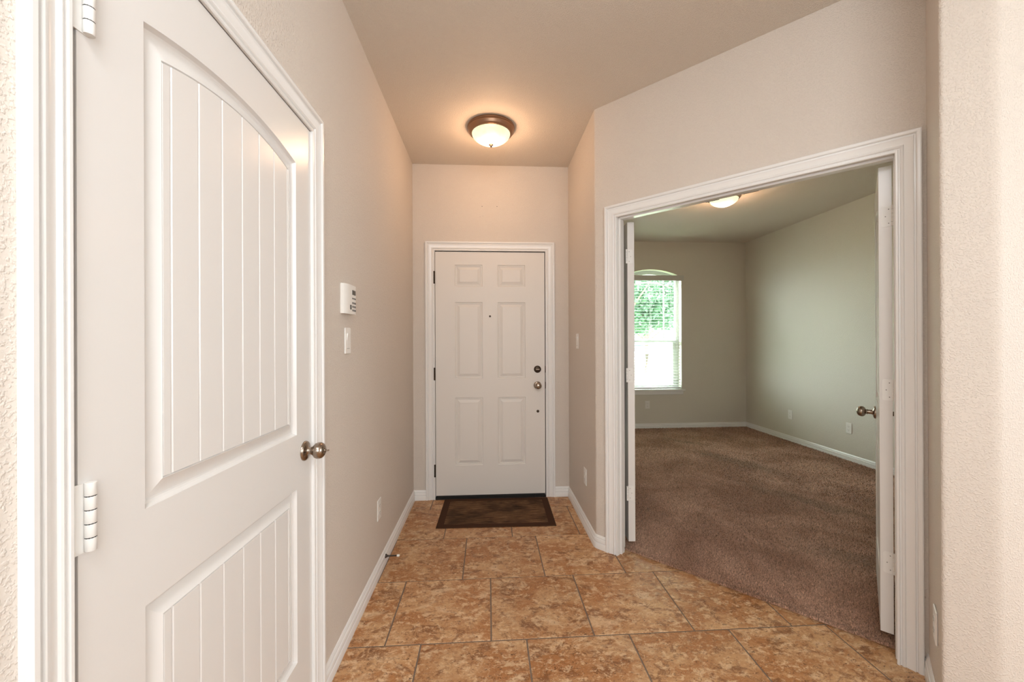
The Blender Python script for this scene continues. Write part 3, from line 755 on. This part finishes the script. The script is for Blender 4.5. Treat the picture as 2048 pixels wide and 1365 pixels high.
# ceiling lights
def ceiling_light(loc, power, label, tmpl=None):
    if tmpl: e=copy_tree(tmpl); e.location=loc
    else:
        e=empty('ceiling_light',loc,0)
        F=Matrix.Rotation(PI,4,'X')
        MB().lathe([(0,.0),(.159,.0),(.161,.004),(.160,.012),(.1555,.0155),(.157,.020),(.156,.026),(.149,.034),(.1485,.037),(.145,.041),(.136,.046),(.131,.047),(.129,.044),(0,.044)],64,F).build('pan',M['lamp_pan'],e,smooth=40)
        pr=[(.1285,.040),(.1300,.046),(.1285,.052)]
        for i in range(1,19):
            q=i/18; pr.append((.1285*max(0,1-q**1.75)**.78,.052+.070*q))
        MB().lathe(pr,64,F).build('glass_bowl',M['lamp_glass'],e,smooth=60)
        MB().lathe([(0,.1165),(.0145,.1175),(.0155,.1205),(.009,.1245),(.0050,.128),(.0068,.131),(.0060,.1355),(.0030,.139),(0,.1395)],24,F).build('finial',M['bronze'],e,smooth=40)
    tag(e,label,'ceiling light','flush ceiling lights')
    del e['group']
    l=bpy.data.lights.new('lamp_bulb','POINT'); l.energy=power; l.color=(1,.60,.35); l.shadow_soft_size=.05
    lo=bpy.data.objects.new('lamp_bulb',l); C.objects.link(lo); lo.location=(loc[0],loc[1],loc[2]-.200)
    return e
M['lamp_pan']=plain('lamp_pan_bronze',(.34,.205,.13),.32,metal=.85)
cl=ceiling_light((.024,2.700,HC),5.5,'lit round ceiling light with bronze rim in the hall, before the entry door')
ceiling_light((2.375,3.840,HC),7,'lit round ceiling light in the study, half hidden by the door head',cl)
for q in list(bpy.data.objects):
    if q.name=='finial.001': bpy.data.objects.remove(q)

# ------------------------------------------------------------------ window and blind
win=empty('window_1',(WC,SY,0),0); struct(win,'arched window in the far wall of the study','window')
def lx(x): return x-WC
YW=.095
def arch_strip(r_out, r_in, apex_o, apex_i, x0, x1, ya, yb, n=28, zfloor_o=None):
    mb=MB(); vs=[]
    for i in range(n+1):
        x=x0+(x1-x0)*i/n
        zo=apex_o-(r_out-math.sqrt(r_out**2-x*x)); zi=apex_i-(r_in-math.sqrt(r_in**2-x*x))
        vs+=[(x,ya,zo),(x,ya,zi),(x,yb,zi),(x,yb,zo)]
    fs=[]
    for i in range(n):
        for k in range(4): fs.append((i*4+k,i*4+(k+1)%4,(i+1)*4+(k+1)%4,(i+1)*4+k))
    fs+=[(0,1,2,3),(n*4+3,n*4+2,n*4+1,n*4)]
    return mb.add(vs,fs)
HW=.4525
fr=MB(); fr.bbox(-HW,-HW+.045,YW,YW+.05,.585,2.25,.003); fr.bbox(HW-.045,HW,YW,YW+.05,.585,2.25,.003); fr.bbox(-HW+.04,HW-.04,YW,YW+.05,.585,.635,.003)
fr.v+= []; a_=arch_strip(1.,.97,APX,APX-.045,-HW,HW,YW,YW+.05); fr.add(a_.v,a_.f)
fr.build('window_frame',M['vinyl'],win)
a_=arch_strip(.985,.965,APX-.045,APX-.062,-HW+.03,HW-.03,YW-.008,YW+.04).build('arch_bead',M['vinyl'],win)
sh=MB(); sh.bbox(-HW+.045,HW-.045,YW-.012,YW+.03,1.270,1.312,.004); sh.bbox(HW-.085,HW-.045,YW+.002,YW+.03,.635,1.27,.003); sh.bbox(-HW+.045,-HW+.085,YW+.002,YW+.03,.635,1.27,.003)
sh.build('sash_rail',M['vinyl'],win)
mu=MB()
for x in (-.235,.235): mu.box(x-.009,x+.009,YW+.014,YW+.022,1.31,2.21)
m2=arch_strip(.9,.88,2.185,2.168,-.36,.36,YW+.014,YW+.022); mu.add(m2.v,m2.f)
mu.build('muntin',M['vinyl'],win)
# glass
g=MB(); n=24; vs=[(-HW+.04,YW+.025,.63),(HW-.04,YW+.025,.63)]
for i in range(n+1):
    x=(HW-.04)-(2*HW-.08)*i/n; vs.append((x,YW+.025,APX-.05-(1-math.sqrt(1-x*x))))
g.add(vs,[tuple(range(len(vs)))]); g.build('glass_pane',M['pane'],win,fix=False)
si=MB(); si.bbox(-HW-.045,HW+.045,-.028,.16,.558,.583,.004); si.build('window_sill',M['trim'],win)
MB().bbox(-HW-.02,HW+.02,-.013,.002,.508,.558,.004).build('window_apron',M['trim'],win)
MB().bbox(-.03,.03,YW-.022,YW-.008,1.312,1.325,.002).build('sash_lock',M['vinyl'],win)

bl=empty('window_blind',(WC,SY,0),0); tag(bl,'white horizontal slat blind lowered over the arched window','window blind')
v=MB(); v.bbox(-HW-.028,HW+.028,-.030,-.004,2.190,2.268,.003); v.build('valance',M['slat'],bl)
MB().box(-HW+.006,HW-.006,.006,.055,2.205,2.245).build('headrail',M['slat'],bl)
sl=MB(); z=.640; tilt=R(5)
while z<2.20:
    vs=[];fs=[]
    for j in range(5):
        u=-.025+.0125*j; c=.0020*(1-(u/.025)**2); y=.030+u*math.cos(tilt); zz=z+u*math.sin(tilt)+c
        for x in (-HW+.010,HW-.010): vs+= [(x,y,zz),(x,y,zz+.0028)]
    for j in range(4):
        o_=j*4; p_=o_+4; fs+= [(o_+1,o_+3,p_+3,p_+1),(o_,p_,p_+2,o_+2),(o_,o_+1,p_+1,p_),(o_+2,p_+2,p_+3,o_+3)]
    fs+= [(0,2,3,1),(16,17,19,18)]
    sl.add(vs,fs); z+=.0425
sl.build('slats',M['slat'],bl)
MB().bbox(-HW+.010,HW-.010,.006,.054,.594,.612,.003).build('bottom_rail',M['slat'],bl)
co=MB()
for x in (-.32,.0,.32):
    for y in (.006,.054): co.box(x-.0009,x+.0009,y-.0009,y+.0009,.61,2.21)
co.build('ladder_cords',M['cord'],bl)
MB().tube([(.405,-.004,2.20),(.404,-.006,1.65),(.403,-.006,1.15)],.0045,8).build('tilt_wand',M['cord'],bl,smooth=40)
MB().tube([(.375,-.004,2.20),(.376,-.004,1.30)],.0015,6).build('pull_cord',M['cord'],bl)

# ------------------------------------------------------------------ outdoors seen through the window
o=MB().box(-12,40,5.87,60,-.5,-.30).build('ground',M['lawn']); struct(o,'sunlit front lawn seen low through the blind','lawn')
o=MB().box(-12,40,11.0,17.0,-.31,-.285).build('driveway',M['concrete']); struct(o,'pale glaring street beyond the lawn','street')
def tree(loc, label, crown, nleaf, seed, hh):
    rg=np.random.default_rng(seed); e=empty('tree',loc,0); tag(e,label,'tree')
    tk=MB(); tk.tube([(0,0,-.1),(.04,.02,hh*.5),(-.03,0,hh)],[.13,.10,.08],12)
    for k in range(9):
        a=k*2.4; q=hh*(.75+.03*k); tk.tube([(0,0,q),(math.cos(a)*.6,math.sin(a)*.6,q+.5),(math.cos(a)*1.3,math.sin(a)*1.3,q+1.0+.1*k)],[.05,.032,.012],8)
    tk.build('trunk',M['bark'],e,smooth=50)
    P=[]
    for (cx,cy,cz,r_,fr_) in crown:
        m=int(nleaf*fr_); d=rg.normal(size=(m,3)); d/=np.linalg.norm(d,axis=1)[:,None]; rad=r_*rg.uniform(.25,1,m)**.5
        P.append(np.array([cx,cy,cz])+d*rad[:,None]*np.array([1,1,.8]))
    P=np.concatenate(P); n=len(P); s=rg.uniform(.045,.085,n)
    A=rg.normal(size=(n,3)); A/=np.linalg.norm(A,axis=1)[:,None]; B=np.cross(A,rg.normal(size=(n,3))); B/=np.linalg.norm(B,axis=1)[:,None]
    V=np.stack([P-A*s[:,None],P+B*s[:,None]*.45,P+A*s[:,None],P-B*s[:,None]*.45],1).reshape(-1,3)
    me=bpy.data.meshes.new('foliage'); me.from_pydata([tuple(q) for q in V.tolist()],[],[(4*i,4*i+1,4*i+2,4*i+3) for i in range(n)]); me.materials.append(M['leaf'])
    f=bpy.data.objects.new('foliage',me); C.objects.link(f); f.parent=e
tree((2.9,9.9,-.3),'leafy green tree on the lawn outside the arched window',[(1.3,0,3.0,1.0,.25),(.4,.2,2.7,.9,.2),(2.1,.1,3.2,.8,.15),(1.2,0,3.9,1.1,.2),(.9,.2,2.15,.55,.10),(1.6,0,2.3,.55,.10)],8500,3,1.9)
tree((7.6,15.6+3,-.3),'paler tree farther off across the street',[(0,0,3.4,1.9,.6),(-1.0,0,3.0,1.2,.2),(1.0,0,4.2,1.3,.2)],5000,5,2.0)
hs=empty('neighbour_house',(10.5,26,-.3),0); tag(hs,'pale house across the street seen through the blind','house')
MB().box(-5,5,0,6,0,2.7).build('facade',M['siding'],hs)
MB().add([(-5.4,-.4,2.7),(5.4,-.4,2.7),(5.4,6.4,2.7),(-5.4,6.4,2.7),(-3,3,4.6),(3,3,4.6)],[(0,1,5,4),(2,3,4,5),(1,2,5),(3,0,4),(0,3,2,1)]).build('roof',M['shingle'],hs)
for x in (-3.4,-.6,2.6): MB().box(x-.5,x+.5,-.03,.02,.9,2.1).build('window',M['darkglass'],hs)
